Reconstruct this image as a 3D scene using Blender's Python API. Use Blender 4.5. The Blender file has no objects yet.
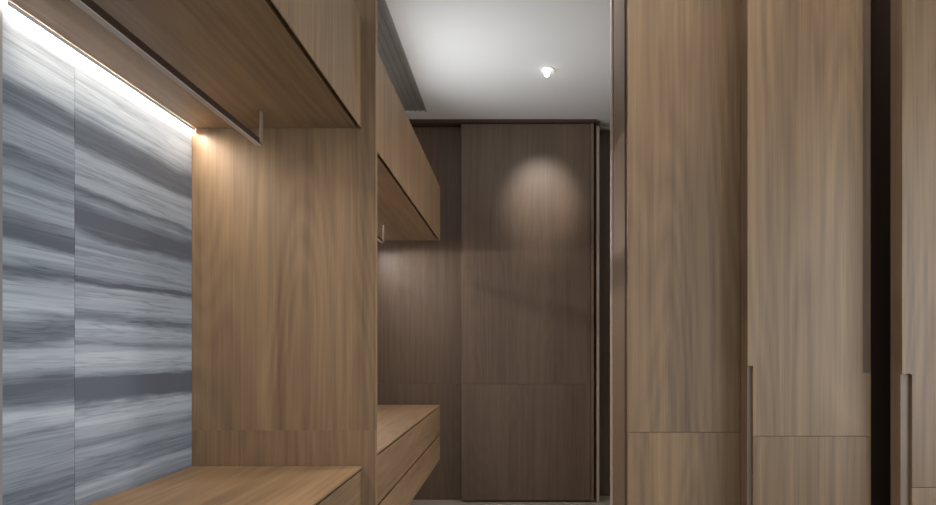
import bpy, bmesh, math, random
from mathutils import Vector

C = bpy.context.scene.collection
PI = math.pi

# ------------------------------------------------------------------ camera, world, exposure
S = 620.0                                   # focal length in pixels (frame 936 wide)
cam_d = bpy.data.cameras.new('camera')
cam = bpy.data.objects.new('camera', cam_d)
C.objects.link(cam)
cam.location = (0, 0, 1.09)
cam.rotation_euler = (PI / 2, 0, 0)
cam_d.sensor_fit = 'HORIZONTAL'
cam_d.sensor_width = 36
cam_d.lens = 36 * S / 936
cam_d.shift_x = -47 / 936
cam_d.shift_y = 95.5 / 936
cam_d.clip_start = 0.02
bpy.context.scene.camera = cam

world = bpy.data.worlds.new('world')
bpy.context.scene.world = world
world.use_nodes = True
wb = world.node_tree.nodes['Background']
wb.inputs['Color'].default_value = (0.86, 0.92, 1.0, 1)
wb.inputs['Strength'].default_value = 0.8

vs = bpy.context.scene.view_settings
vs.view_transform = 'Standard'
vs.look = 'None'
vs.gamma = 1
vs.use_curve_mapping = False
vs.exposure = 0.0


def area(name, loc, rot, size, energy, color, size_y=None, spread=None):
    d = bpy.data.lights.new(name, 'AREA')
    d.energy = energy
    d.color = color
    d.size = size
    if size_y:
        d.shape = 'RECTANGLE'
        d.size_y = size_y
    else:
        d.shape = 'DISK'
    if spread:
        d.spread = spread
    o = bpy.data.objects.new(name, d)
    C.objects.link(o)
    o.location = loc
    o.rotation_euler = rot
    return o


# added cool fill, shining in through an invented window on the right
area('right_fill_daylight', (1.74, 0.50, 1.25), (PI / 2, 0, PI / 2), 1.5, 27, (0.80, 0.90, 1.0), 1.4)
# added fill hidden beyond the wardrobe, brightens the far cabinet fronts
area('far_fronts_fill', (1.60, 3.15, 1.25), (PI / 2, 0, PI / 2), 0.9, 9, (1.0, 0.96, 0.93), 1.5, math.radians(100))
area('rear_fill_daylight', (-0.10, -2.5, 0.95), (math.radians(93), 0, 0), 1.3, 5, (0.78, 0.87, 1.0), 1.3)  # added daylight fill at the open rear, out of view
# added unseen uplights above the left cabinets, there to brighten the ceiling
area('ceiling_fill_light', (-0.90, 3.35, 2.145), (PI, math.radians(77), 0), 0.05, 7.2, (0.92, 0.97, 1.0), 0.95, math.radians(104))
area('ceiling_fill_light', (-0.90, 1.1, 2.145), (PI, math.radians(77), 0), 0.05, 2.0, (0.92, 0.96, 1.0), 1.4, math.radians(104))


# ------------------------------------------------------------------ helpers
def srgb(r, g, b):
    f = lambda c: (c / 255 / 12.92) if c / 255 <= 0.04045 else ((c / 255 + 0.055) / 1.055) ** 2.4
    return (f(r), f(g), f(b), 1)


class MB:
    def __init__(self):
        self.bm = bmesh.new()

    def box(self, x0, x1, y0, y1, z0, z1):
        bm = self.bm
        v = [bm.verts.new((x, y, z)) for x in (x0, x1) for y in (y0, y1) for z in (z0, z1)]
        for f in ((0, 1, 3, 2), (4, 6, 7, 5), (0, 4, 5, 1), (2, 3, 7, 6), (0, 2, 6, 4), (1, 5, 7, 3)):
            bm.faces.new([v[i] for i in f])
        return self

    def prism(self, pts, a, b, axis):
        """pts: outline in the two other axes; extruded along axis from a to b"""
        def mk(p, t):
            if axis == 'x':
                return (t, p[0], p[1])
            if axis == 'y':
                return (p[0], t, p[1])
            return (p[0], p[1], t)
        bm = self.bm
        va = [bm.verts.new(mk(p, a)) for p in pts]
        vb = [bm.verts.new(mk(p, b)) for p in pts]
        bm.faces.new(va)
        bm.faces.new(list(reversed(vb)))
        n = len(pts)
        for i in range(n):
            bm.faces.new((va[i], va[(i + 1) % n], vb[(i + 1) % n], vb[i]))
        return self

    def ring(self, c, r0, r1, z0, z1, n=40):
        """a flat ring round the vertical axis"""
        bm = self.bm
        rows = []
        for (r, z) in ((r0, z0), (r1, z0), (r1, z1), (r0, z1)):
            rows.append([bm.verts.new((c[0] + r * math.cos(2 * PI * k / n), c[1] + r * math.sin(2 * PI * k / n), z))
                         for k in range(n)])
        for i in range(4):
            a, b = rows[i], rows[(i + 1) % 4]
            for k in range(n):
                bm.faces.new((a[k], a[(k + 1) % n], b[(k + 1) % n], b[k]))
        return self

    def lathe(self, c, prof, n=40):
        bm = self.bm
        rows = []
        for (r, z) in prof:
            if r < 1e-6:
                rows.append([bm.verts.new((c[0], c[1], z))])
            else:
                rows.append([bm.verts.new((c[0] + r * math.cos(2 * PI * k / n), c[1] + r * math.sin(2 * PI * k / n), z))
                             for k in range(n)])
        for a, b in zip(rows, rows[1:]):
            for k in range(n):
                q = [a[k % len(a)], a[(k + 1) % len(a)], b[(k + 1) % len(b)], b[k % len(b)]]
                u = []
                for w in q:
                    if w not in u:
                        u.append(w)
                if len(u) > 2:
                    bm.faces.new(u)
        return self

    def build(self, name, mat, parent=None, bevel=0.0):
        bm = self.bm
        bmesh.ops.recalc_face_normals(bm, faces=bm.faces)
        me = bpy.data.meshes.new(name)
        bm.to_mesh(me)
        bm.free()
        o = bpy.data.objects.new(name, me)
        C.objects.link(o)
        me.materials.append(mat)
        if parent:
            o.parent = parent
            o.matrix_parent_inverse.identity()
            p = parent
            off = Vector((0, 0, 0))
            while p:
                off += p.location
                p = p.parent
            # geometry was written in world coordinates: move it into the parent's frame
            for v in me.vertices:
                v.co -= off
        if bevel:
            m = o.modifiers.new('bevel', 'BEVEL')
            m.width = bevel
            m.segments = 2
            m.limit_method = 'ANGLE'
        return o


def thing(name, label, cat, loc, group=None):
    o = bpy.data.objects.new(name, None)
    C.objects.link(o)
    o.empty_display_size = 0.1
    o.location = loc
    o['label'] = label
    o['category'] = cat
    if group:
        o['group'] = group
    return o


def tag(o, label, cat, group=None):
    o['label'] = label
    o['category'] = cat
    if group:
        o['group'] = group
    return o


def struct(o):
    o['kind'] = 'structure'
    return o


# ------------------------------------------------------------------ materials
def nt(name):
    m = bpy.data.materials.new(name)
    m.use_nodes = True
    n = m.node_tree.nodes
    return m, n, m.node_tree.links, n['Principled BSDF']


def plain(name, col, rough=0.5, metal=0.0, bump=0.0):
    m, n, l, b = nt(name)
    b.inputs['Base Color'].default_value = col
    b.inputs['Roughness'].default_value = rough
    b.inputs['Metallic'].default_value = metal
    tex = n.new('ShaderNodeTexNoise')
    tex.inputs['Scale'].default_value = 90
    tc = n.new('ShaderNodeTexCoord')
    l.new(tc.outputs['Object'], tex.inputs['Vector'])
    bp = n.new('ShaderNodeBump')
    bp.inputs['Strength'].default_value = bump
    bp.inputs['Distance'].default_value = 0.002
    l.new(tex.outputs['Fac'], bp.inputs['Height'])
    l.new(bp.outputs['Normal'], b.inputs['Normal'])
    return m


def wood(name, light, dark, axis='z', rough=0.5, seed=0.0):
    """straight and cathedral grained veneer running along one axis"""
    m, n, l, b = nt(name)
    tc = n.new('ShaderNodeTexCoord')
    oi = n.new('ShaderNodeObjectInfo')
    mul = n.new('ShaderNodeVectorMath'); mul.operation = 'SCALE'
    cmb = n.new('ShaderNodeCombineXYZ')
    for k in range(3):
        l.new(oi.outputs['Random'], cmb.inputs[k])
    l.new(cmb.outputs[0], mul.inputs[0])
    mul.inputs['Scale'].default_value = 13.0 + seed
    add = n.new('ShaderNodeVectorMath'); add.operation = 'ADD'
    l.new(tc.outputs['Object'], add.inputs[0])
    l.new(mul.outputs[0], add.inputs[1])

    def mapped(across, along):
        mp = n.new('ShaderNodeMapping')
        s = [across] * 3
        s['xyz'.index(axis)] = along
        mp.inputs['Scale'].default_value = s
        l.new(add.outputs[0], mp.inputs['Vector'])
        return mp

    def noise(mp, detail=3, rough_=0.5, dist=0.0):
        t = n.new('ShaderNodeTexNoise')
        t.inputs['Scale'].default_value = 1.0
        t.inputs['Detail'].default_value = detail
        t.inputs['Roughness'].default_value = rough_
        t.inputs['Distortion'].default_value = dist
        l.new(mp.outputs[0], t.inputs['Vector'])
        return t

    def math_(op, a, bv, c=None):
        q = n.new('ShaderNodeMath'); q.operation = op
        for i, v in enumerate((a, bv, c)):
            if v is None:
                continue
            if isinstance(v, (int, float)):
                q.inputs[i].default_value = v
            else:
                l.new(v, q.inputs[i])
        return q.outputs[0]

    broad = noise(mapped(5.0, 0.35), 2)
    streak = noise(mapped(48.0, 0.8), 3, 0.6)
    fine = noise(mapped(190.0, 4.0), 2, 0.6)
    field = noise(mapped(5.0, 0.6), 1.0, 0.4, 0.0)          # contour lines of this make the cathedral figure
    saw = math_('FRACT', math_('MULTIPLY', field.outputs['Fac'], 17.0), 0)
    tri = math_('ABSOLUTE', math_('SUBTRACT', saw, 0.5), 0)   # 0 .. .5
    v = math_('MULTIPLY', broad.outputs['Fac'], 0.5)
    v = math_('MULTIPLY_ADD', streak.outputs['Fac'], 0.48, v)
    v = math_('MULTIPLY_ADD', fine.outputs['Fac'], 0.22, v)
    v = math_('MULTIPLY_ADD', tri, 0.16, v)
    rmp = n.new('ShaderNodeMapRange')
    rmp.inputs['From Min'].default_value = 0.42
    rmp.inputs['From Max'].default_value = 0.92
    l.new(v, rmp.inputs['Value'])
    mx = n.new('ShaderNodeMix'); mx.data_type = 'RGBA'
    l.new(rmp.outputs[0], mx.inputs['Factor'])
    mx.inputs['A'].default_value = dark
    mx.inputs['B'].default_value = light
    l.new(mx.outputs['Result'], b.inputs['Base Color'])
    b.inputs['Roughness'].default_value = rough
    bp = n.new('ShaderNodeBump')
    bp.inputs['Strength'].default_value = 0.12
    bp.inputs['Distance'].default_value = 0.001
    l.new(fine.outputs['Fac'], bp.inputs['Height'])
    l.new(bp.outputs['Normal'], b.inputs['Normal'])
    return m


def marble(name, stops, seed):
    """grey-blue stone whose layers run level; stops: (height, tone 0..1)"""
    m, n, l, b = nt(name)
    tc = n.new('ShaderNodeTexCoord')
    sep = n.new('ShaderNodeSeparateXYZ')
    l.new(tc.outputs['Object'], sep.inputs[0])

    def noise(sc, detail, rough_=0.55, off=0.0):
        mp = n.new('ShaderNodeMapping')
        mp.inputs['Scale'].default_value = sc
        mp.inputs['Location'].default_value = (0, seed + off, seed * 3.1 + off)
        l.new(tc.outputs['Object'], mp.inputs['Vector'])
        t = n.new('ShaderNodeTexNoise')
        t.inputs['Scale'].default_value = 1
        t.inputs['Detail'].default_value = detail
        t.inputs['Roughness'].default_value = rough_
        l.new(mp.outputs[0], t.inputs['Vector'])
        return t.outputs['Fac']

    def math_(op, a, bv, c=None):
        q = n.new('ShaderNodeMath'); q.operation = op
        for i, v in enumerate((a, bv, c)):
            if v is None:
                continue
            if isinstance(v, (int, float)):
                q.inputs[i].default_value = v
            else:
                l.new(v, q.inputs[i])
        return q.outputs[0]

    wob = noise((2, 2.2, 5), 5)
    wob2 = noise((2, 4.0, 38), 3, 0.6, 5.0)
    z = math_('MULTIPLY_ADD', math_('SUBTRACT', wob, 0.5), 0.04, sep.outputs[2])
    z = math_('MULTIPLY_ADD', math_('SUBTRACT', wob2, 0.5), 0.035, z)
    fac = math_('DIVIDE', math_('SUBTRACT', z, 0.7), 1.2)
    cr = n.new('ShaderNodeValToRGB')
    e = cr.color_ramp.elements
    stops = sorted(stops)
    for i, (h, t) in enumerate(stops):
        p = (h - 0.7) / 1.2
        el = e[i] if i < 2 else e.new(p)
        el.position = p
        el.color = (t, t, t, 1)
    l.new(fac, cr.inputs[0])
    st = noise((3, 1.3, 75), 5, 0.65, 2.0)
    st2 = noise((3, 2.5, 150), 3, 0.6, 9.0)
    # thin dark hairlines
    hair = noise((3, 1.0, 26), 4, 0.6, 14.0)
    hl = math_('SUBTRACT', 1.0, math_('MINIMUM', math_('MULTIPLY', math_('ABSOLUTE', math_('SUBTRACT', hair, 0.5), 0), 45.0), 1.0))
    t = math_('MULTIPLY_ADD', math_('SUBTRACT', st, 0.5), 0.55, cr.outputs[0])
    t = math_('MULTIPLY_ADD', math_('SUBTRACT', t, 0.48), 1.7, 0.54)
    t = math_('MULTIPLY_ADD', math_('SUBTRACT', st2, 0.5), 0.4, t)
    t = math_('MULTIPLY_ADD', hl, -0.22, t)
    c2 = n.new('ShaderNodeValToRGB')
    e2 = c2.color_ramp.elements
    e2[0].position = 0.0; e2[0].color = srgb(102, 110, 121)
    e2[1].position = 1.0; e2[1].color = srgb(202, 211, 219)
    k = e2.new(0.5); k.color = srgb(150, 160, 171)
    l.new(t, c2.inputs[0])
    l.new(c2.outputs[0], b.inputs['Base Color'])
    b.inputs['Roughness'].default_value = 0.42
    return m


def emit(name, col, strength):
    m, n, l, b = nt(name)
    b.inputs['Base Color'].default_value = (0.9, 0.9, 0.9, 1)
    b.inputs['Emission Color'].default_value = col
    b.inputs['Emission Strength'].default_value = strength
    return m


W_L, W_D = srgb(161, 131, 97), srgb(98, 76, 54)
M_wood = wood('walnut_veneer', W_L, W_D, 'z')
M_wood_y = wood('walnut_veneer_lengthwise', W_L, W_D, 'y', seed=3)
M_far = wood('smoked_veneer', srgb(124, 104, 87), srgb(90, 74, 61), 'z', rough=0.45)
M_core = wood('walnut_edge', srgb(138, 114, 92), srgb(104, 85, 68), 'z')
M_dark = plain('dark_lining_gap_shade', srgb(74, 56, 46), 0.6, 0, 0.05)  # lining and track; its darkness also stands in for shade in gaps
M_ceil = plain('ceiling_paint', srgb(226, 226, 226), 0.8, 0, 0.04)
M_wall = plain('wall_paint', srgb(190, 184, 176), 0.85, 0, 0.06)
M_floor = plain('floor_stone', srgb(176, 168, 158), 0.3, 0, 0.02)
M_grille = plain('grey_grille_metal', srgb(150, 149, 147), 0.6, 0.0)
M_grille_d = plain('dark_grille_metal', srgb(130, 129, 128), 0.6, 0.0)
M_grille_l = plain('light_grille_metal', srgb(150, 149, 148), 0.6, 0.0)
M_rail = plain('bronze_rail_metal', srgb(160, 140, 126), 0.4, 0.3)
M_rail_d = plain('dark_rail_metal', srgb(66, 50, 40), 0.5, 0.3)
M_trim = plain('brushed_bronze_trim', srgb(205, 192, 180), 0.45, 0.3)  # metal edges, and the painted light on the rail undersides
M_white = plain('white_lamp_metal', srgb(225, 225, 225), 0.4)
M_led = emit('led_diffuser', (1.0, 0.88, 0.78, 1), 100)
M_topled = emit('added_strip_diffuser', (1.0, 0.96, 0.92, 1), 2)  # for the added strips on the cabinet tops
M_led_far = emit('far_led_diffuser', (1.0, 0.92, 0.86, 1), 170)
M_bulb = emit('lamp_lens', (1.0, 0.95, 0.90, 1), 9)

marble_left = marble('striped_grey_marble_near', [
    (0.72, .40), (0.79, .25), (0.84, .50), (0.92, .45), (0.955, .75), (0.985, .25), (1.02, .15), (1.05, .62),
    (1.09, .70), (1.115, .22), (1.145, .30), (1.175, .72), (1.225, .60), (1.245, .12), (1.265, .55), (1.29, .62),
    (1.31, .16), (1.34, .22), (1.365, .55), (1.43, .50), (1.475, .18), (1.49, .50), (1.55, .52), (1.58, .22),
    (1.615, .2), (1.64, .62), (1.67, .7), (1.77, .55)], 1.7)
marble_right = marble('striped_grey_marble_far', [
    (0.72, .30), (0.77, .55), (0.80, .30), (0.845, .50), (0.875, .38), (0.91, .68), (0.945, .62), (0.96, .12),
    (1.01, .12), (1.03, .62), (1.07, .75), (1.10, .45), (1.135, .70), (1.16, .28), (1.19, .62), (1.235, .60),
    (1.247, .10), (1.258, .48), (1.345, .55), (1.365, .15), (1.41, .18), (1.435, .5), (1.45, .18), (1.465, .6),
    (1.54, .60), (1.56, .18), (1.61, .2), (1.635, .60), (1.68, .62), (1.77, .65)], 6.3)

# ------------------------------------------------------------------ the setting
X_L, X_R, Y_B, Y_F, H = -1.0, 1.65, -2.6, 4.60, 2.70
struct(MB().box(X_L - .1, X_R + .1, Y_B, Y_F + .1, -0.1, 0).build('floor', M_floor))
SX0, SX1, SY0, SY1 = -0.76, -0.60, 0.6, 4.23      # linear slot in the ceiling
cm = MB()
cm.box(X_L - .1, SX0, Y_B, Y_F + .1, H, H + .12)
cm.box(SX1, X_R + .1, Y_B, Y_F + .1, H, H + .12)
cm.box(SX0, SX1, Y_B, SY0, H, H + .12)
cm.box(SX0, SX1, SY1, Y_F + .1, H, H + .12)
cm.box(SX0, SX1, SY0, SY1, H + .10, H + .12)
struct(cm.build('ceiling', M_ceil))
struct(MB().box(X_L - .12, X_L - .02, Y_B, Y_F + .1, 0, H).build('wall_left', M_wall))
WY0, WY1, WZ0, WZ1 = -0.3, 1.3, 0.5, 2.0             # added, unseen window opening in the right wall, lets the fill light in
struct(MB().box(X_R, X_R + .1, Y_B, WY0, 0, H).box(X_R, X_R + .1, WY1, Y_F + .1, 0, H)
       .box(X_R, X_R + .1, WY0, WY1, 0, WZ0).box(X_R, X_R + .1, WY0, WY1, WZ1, H).build('wall_right', M_wall))
struct(MB().box(X_R + .01, X_R + .06, WY0, WY0 + .04, WZ0, WZ1).box(X_R + .01, X_R + .06, WY1 - .04, WY1, WZ0, WZ1)
       .box(X_R + .01, X_R + .06, WY0 + .04, WY1 - .04, WZ0, WZ0 + .04).box(X_R + .01, X_R + .06, WY0 + .04, WY1 - .04, WZ1 - .04, WZ1)
       .build('added_window_1', M_white))  # frame of the added window, out of view
struct(MB().box(X_L - .02, X_R, Y_F, Y_F + .1, 0, H).build('wall_back', M_far))

# ------------------------------------------------------------------ far end: sliding doors
def s_at(y):
    return S / y


JZ = 0.835                                   # height of the veneer joint
t = thing('sliding_door', 'tall dark brown veneer sliding door at the corridor end, lit by the downlight', 'door', (0.09, 4.38, 0))
x0, x1 = -0.38, 0.535
MB().box(x0, x1, 4.38, 4.42, 0.012, JZ - .0003).build('lower_panel', M_far, t, .0015)
MB().box(x0, x1, 4.38, 4.42, JZ + .0003, 2.675).build('upper_panel', M_far, t, .0015)
o = MB().box(x1 + .001, x1 + .022, 4.372, 4.42, 0.012, 2.675).build('edge_profile', M_core, t, .002)

t = thing('fixed_panel', 'dark veneer wall panel behind the left cabinets, left of the sliding door', 'panel', (-0.69, 4.45, 0))
MB().box(-1.0, -0.30, 4.45, 4.48, 0.0, JZ - .0003).build('lower_panel', M_far, t, .001)
MB().box(-1.0, -0.30, 4.45, 4.48, JZ + .0003, 2.675).build('upper_panel', M_far, t, .001)

t = thing('door_track', 'thin dark ceiling track above the sliding door', 'track', (-0.2, 4.42, 2.68))
MB().box(-1.0, 0.575, 4.37, 4.47, 2.68, 2.70).build('channel', M_dark, t)
MB().box(-1.0, 0.575, 4.362, 4.37, 2.677, 2.70).build('front_lip', M_dark, t)

t = thing('door_jamb', 'slim dark jamb with light metal edge right of the sliding door', 'door frame', (0.585, 4.45, 0))
MB().box(0.572, 0.60, 4.40, 4.595, 0.0, 2.70).build('post', M_far, t)
MB().box(0.578, 0.597, 4.392, 4.40, 0.0, 2.66).build('metal_edge', M_trim, t, .001)

tag(MB().box(0.601, 1.60, 4.57, 4.598, 0.0, 2.694).build('recess_panel', M_far), 'dark veneer panel set back between the jamb and the wardrobe side', 'panel')

# ------------------------------------------------------------------ left wall: marble slabs
tag(MB().box(-1.018, -1.0, 1.2087, 1.4077, 0.55, 1.90).build('marble_slab', marble_left), 'striped grey-blue marble wall slab at the left edge, nearest the viewer', 'wall slab', 'marble slabs behind the near shelf')
tag(MB().box(-1.018, -1.0, 1.4092, 1.918, 0.55, 1.90).build('marble_slab', marble_right), 'striped grey-blue marble wall slab touching the tall wooden divider', 'wall slab', 'marble slabs behind the near shelf')
tag(MB().box(-1.018, -0.998, 0.62, 1.2075, 0.55, 1.90).build('trim_strip', M_grille_l), 'narrow grey trim beside the marble at the left edge', 'trim')

# ------------------------------------------------------------------ left wall: tall divider between the two bays
t = thing('divider_panel', 'tall walnut divider panel between the near and far cabinets', 'panel', (-0.7, 1.93, 0))
XD = -0.432
MB().box(-1.018, XD, 1.92, 1.945, 0.0, JZ - .0001).build('lower_panel', M_wood, t)
MB().box(-1.018, XD, 1.92, 1.945, JZ + .0001, 2.695).build('upper_panel', M_wood, t)


# ------------------------------------------------------------------ left wall: hanging cabinets, drawer units, rails, lights
XF = -0.474


def hanging_cabinet(y0, y1, label, doors):
    t = thing('hanging_cabinet', label, 'cabinet', (-0.74, (y0 + y1) / 2, 1.77), 'hanging cabinets on the left wall')
    zb, zt = 1.77, 2.11
    b = MB()
    b.box(-0.999, XF - .0165, y0, y1, zb, zb + .018)          # underside board
    b.box(-0.999, XF - .0165, y0, y1, zt - .018, zt)
    b.box(-0.999, -0.985, y0, y1, zb + .018, zt - .018)
    b.box(-0.985, XF - .0165, y0, y0 + .018, zb + .018, zt - .018)
    b.box(-0.985, XF - .0165, y1 - .018, y1, zb + .018, zt - .018)
    b.build('body', M_wood_y, t)
    for (a, c) in doors:
        # door with a slanted grip edge along its foot
        d = MB()
        d.prism([(XF, zb - .002), (XF, zt), (XF - .012, zt), (XF - .012, zb + .012), (XF - .003, zb - .002)], a + .001, c - .001, 'y')
        d.build('door', M_wood, t, .0008)
    return t


def drawer_unit(y0, y1, zb, zt, splits, label, fronts):
    t = thing('drawer_unit', label, 'drawer unit', (-0.74, (y0 + y1) / 2, zb), 'floating drawer units on the left wall')
    MB().box(-0.999, XF + .003, y0, y1, zt - .006, zt).build('top_board', M_wood_y, t, .001)
    b = MB()
    b.box(-0.999, XF - .030, y0, y1, zb, zb + .018)
    b.box(-0.999, XF - .030, y0, y0 + .018, zb + .018, zt - .018)
    b.box(-0.999, XF - .030, y1 - .018, y1, zb + .018, zt - .018)
    b.box(-0.999, -0.98, y0 + .018, y1 - .018, zb + .018, zt - .018)
    b.box(XF - .042, XF - .030, y0 + .018, y1 - .018, zb + .018, zt - .018)
    b.build('body', M_dark, t)
    for (a, c) in fronts:
        for (za, zc) in splits:
            d = MB()
            d.prism([(XF, za), (XF, zc), (XF - .004, zc), (XF - .020, zc - .020), (XF - .0285, zc - .020), (XF - .028, za)], a + .001, c - .001, 'y')
            d.build('drawer', M_wood_y, t, .0008)
    return t


def hanging_rail(y0, y1, y_br, label):
    xr = -0.733
    t = thing('hanging_rail', label, 'clothes rail', (xr, (y0 + y1) / 2, 1.70), 'clothes rails under the hanging cabinets')
    MB().box(xr - .014, xr, y0, y1, 1.6765, 1.694).build('rail', M_rail_d, t, .002)
    MB().box(xr - .014, xr, y0, y1, 1.674, 1.6763).build('painted_lit_underside', M_trim, t)  # pale colour paints the bounced light on the rail's bottom face
    for y in y_br:
        MB().box(xr + .0003, xr + .0045, y - .009, y + .009, 1.680, 1.7695).build('bracket', M_rail, t, .001)
    return t


def led_strip(y0, y1, label):
    t = thing('led_strip', label, 'light strip', (-0.992, (y0 + y1) / 2, 1.758), 'light strips under the hanging cabinets')
    MB().box(-0.999, -0.997, y0, y1, 1.757, 1.7695).box(-0.997, -0.960, 3.925, 4.28, 1.7696, 1.775).build('channel', M_white, t) if y1 > 4 else MB().box(-0.999, -0.997, y0, y1, 1.761, 1.7695).box(-0.9915, -0.990, y0, y1, 1.759, 1.7695).build('channel', M_white, t)  # cover over the added far run stops its light going up
    MB().box(-0.9975, -0.992, y0, y1, 1.762, 1.7695).build('diffuser', M_led_far if y1 > 4 else M_led, t)
    if y1 < 3:      # light of the near strip
        area('led_light', (-0.983, (y0 + y1) / 2, 1.757), (0, math.radians(-32), 0), 0.008, 3.0, (1.0, 0.90, 0.77), y1 - y0 - .02, math.radians(116))
    return t


hanging_cabinet(0.30, 1.918, 'near walnut wall cabinet above the marble, lit from beneath', [(0.30, 0.84), (0.84, 1.918)])
hanging_cabinet(1.947, 3.92, 'far walnut wall cabinet beyond the tall divider panel', [(1.947, 3.92)])
drawer_unit(0.30, 1.918, 0.40, 0.725, [(0.402, 0.713)], 'near low walnut unit with a wide shelf top under the marble', [(0.30, 1.05), (1.05, 1.918)])
drawer_unit(1.947, 3.92, 0.385, 0.731, [(0.387, 0.541), (0.549, 0.719)], 'far low walnut unit with two long drawers, beyond the divider', [(1.947, 3.92)])
hanging_rail(0.45, 1.79, [1.785, 0.5], 'dark flat clothes rail under the near wall cabinet')
hanging_rail(2.10, 3.45, [2.13, 3.44], 'short visible end of the clothes rail under the far wall cabinet')
led_strip(1.2095, 1.918, 'glowing warm light strip along the top of the marble')
led_strip(1.95, 4.28, 'light strip under the far cabinet, extended past it to brighten the dark end panel')  # run beyond the cabinet end is added to light the end panel

for y0, y1, lab in ((0.42, 1.80, 'added unseen light strip on top of the near wall cabinet'), (2.85, 3.85, 'added unseen light strip on top of the far wall cabinet')):  # casings for the added ceiling uplights, hidden from the camera
    t = thing('added_top_light_strip', lab, 'light strip', (-0.90, (y0 + y1) / 2, 2.111), 'added light strips on top of the cabinets')
    MB().box(-0.925, -0.875, y0, y1, 2.1105, 2.126).build('channel', M_white, t)
    MB().box(-0.923, -0.877, y0 + .002, y1 - .002, 2.126, 2.129).build('diffuser', M_topled, t)

# ------------------------------------------------------------------ ceiling: grille and downlights
t = thing('air_grille', 'dark grey linear air grille in the white ceiling above the left cabinets', 'air vent', (-0.68, 2.4, 2.70))
MB().box(SX0, SX1, SY0, SY1, H + .010, H + .015).build('backing', M_grille, t)
f = MB()
f.box(SX0 + .0005, SX0 + .012, SY0, SY1, H - .001, H + .010)
f.box(SX1 - .012, SX1 - .0005, SY0, SY1, H - .001, H + .010)
f.build('frame', M_grille_l, t)
for k in range(3):
    xx = SX0 + .045 + k * .035
    MB().box(xx, xx + .004, SY0, SY1, H + .002, H + .0095).build('blade', M_grille_d, t)


def downlight(x, y, tilt, energy, label, cone=70, blend=.6, color=(1.0, 0.90, 0.79)):
    t = thing('downlight', label, 'ceiling light', (x, y, H), 'recessed ceiling downlights')
    MB().lathe((x, y), [(0.030, H - .002), (0.042, H - .003), (0.046, H - .0005), (0.030, H - .0005)]).build('trim_ring', M_white, t)
    MB().lathe((x, y), [(0, H - .038), (0.010, H - .036), (0.015, H - .028), (0.016, H - .0008), (0, H - .0008)]).build('lens', M_bulb, t)
    d = bpy.data.lights.new('downlight_beam', 'SPOT')
    d.energy = energy
    d.color = color
    d.spot_size = math.radians(cone)
    d.spot_blend = blend
    d.shadow_soft_size = 0.035
    o = bpy.data.objects.new('downlight_beam', d)
    C.objects.link(o)
    o.location = (x, y, H - .045)
    o.rotation_euler = (math.radians(tilt), 0, 0)     # positive tilt swings the beam towards the far wall
    return t


downlight(0.185, 3.59, 56, 36, 'small bright recessed downlight in the white ceiling', 42, blend=1.0)
downlight(0.38, 1.45, 4, 22, 'added unseen downlight above the set-back wardrobe door', 110, blend=1)  # added lamp out of frame, warms the set-back door
downlight(0.93, 1.655, 0, 8, 'added unseen downlight close above the protruding wardrobe door', 120, blend=1)  # added out of view to graze the protruding door
downlight(0.30, 2.30, 0, 60, 'added unseen downlight above the far drawers', 110, blend=1, color=(1.0, 0.95, 0.90))  # added above the frame to lift the far drawer fronts
downlight(-0.05, 0.85, 6, 12, 'added unseen downlight above the near shelf', 110, blend=1)  # added warm fill for the near bay, not in view
downlight(0.10, -0.3, 0, 8, 'added unseen downlight behind the viewer', 120)  # added fill lamp at the camera's back

# ------------------------------------------------------------------ right side: wardrobe block with two doors, seen face on
t = thing('wardrobe', 'full-height walnut wardrobe block on the right, with three tall doors stepping forward', 'wardrobe', (0.9, 2.0, 0))
side = MB()
side.box(0.340, 0.362, 1.925, 2.155, 0.0, 2.695)
side.build('side_panel', M_core, t, .0015)
MB().box(0.3345, 0.3395, 2.148, 2.180, 0.0, 2.695).build('side_trim', M_trim, t)
MB().box(0.362, 1.645, 1.91, 2.163, 0.0, 2.695).build('body', M_dark, t)  # dark colour carries the shade between doors two and three
# door 1, set back
d = MB().box(0.3405, 0.728, 1.873, 1.891, JZ + .0004, 2.685).build('door', M_wood, t, .001)
MB().box(0.3405, 0.728, 1.873, 1.891, 0.05, JZ - .0004).build('lower_veneer', M_wood, d, .001)
# door 2, standing proud, with stepped finger pulls along both edges
YA = 1.792
sA = S / YA
px = lambda p: (p - 515) / sA
zn = 1.038
d2 = MB().box(px(747) + .004, px(870) + .008, YA + .0095, YA + .06, 0.05, 2.685).build('door', M_core, t, .001)
MB().prism([(px(747.5), 2.685), (px(747.5), zn), (px(753), zn), (px(753), JZ + .0004), (px(871), JZ + .0004), (px(871), zn - .02),
            (px(863), zn - .02), (px(863), 2.685)], YA, YA + .009, 'y').build('upper_veneer', M_wood, d2, .001)
MB().box(px(753), px(871), YA, YA + .009, 0.05, JZ - .0004).build('lower_veneer', M_wood, d2, .001)

# door 3, a little nearer still, with a stepped finger pull on its left edge
YB = 1.700
sB = S / YB
px = lambda p: (p - 515) / sB
xe = 1.45
d3 = MB().prism([(px(902) + .002, YB + .010), (xe, YB + .010), (xe, YB + .054), (px(902) + .001, YB + .054)], 0.05, 2.685, 'z').build('door', M_core, t, .001)
z3 = 1.09 - 26 / sB
j3 = 1.09 - 139.7 / sB
MB().prism([(px(902), 2.685), (px(902), z3), (px(911), z3), (px(912), z3 - .005), (px(912), j3 + .0004), (xe, j3 + .0004), (xe, 2.685)], YB, YB + .0098, 'y').build('upper_veneer', M_wood, d3, .001)
MB().box(px(912), xe, YB, YB + .0098, 0.05, j3 - .0004).build('lower_veneer', M_wood, d3, .001)
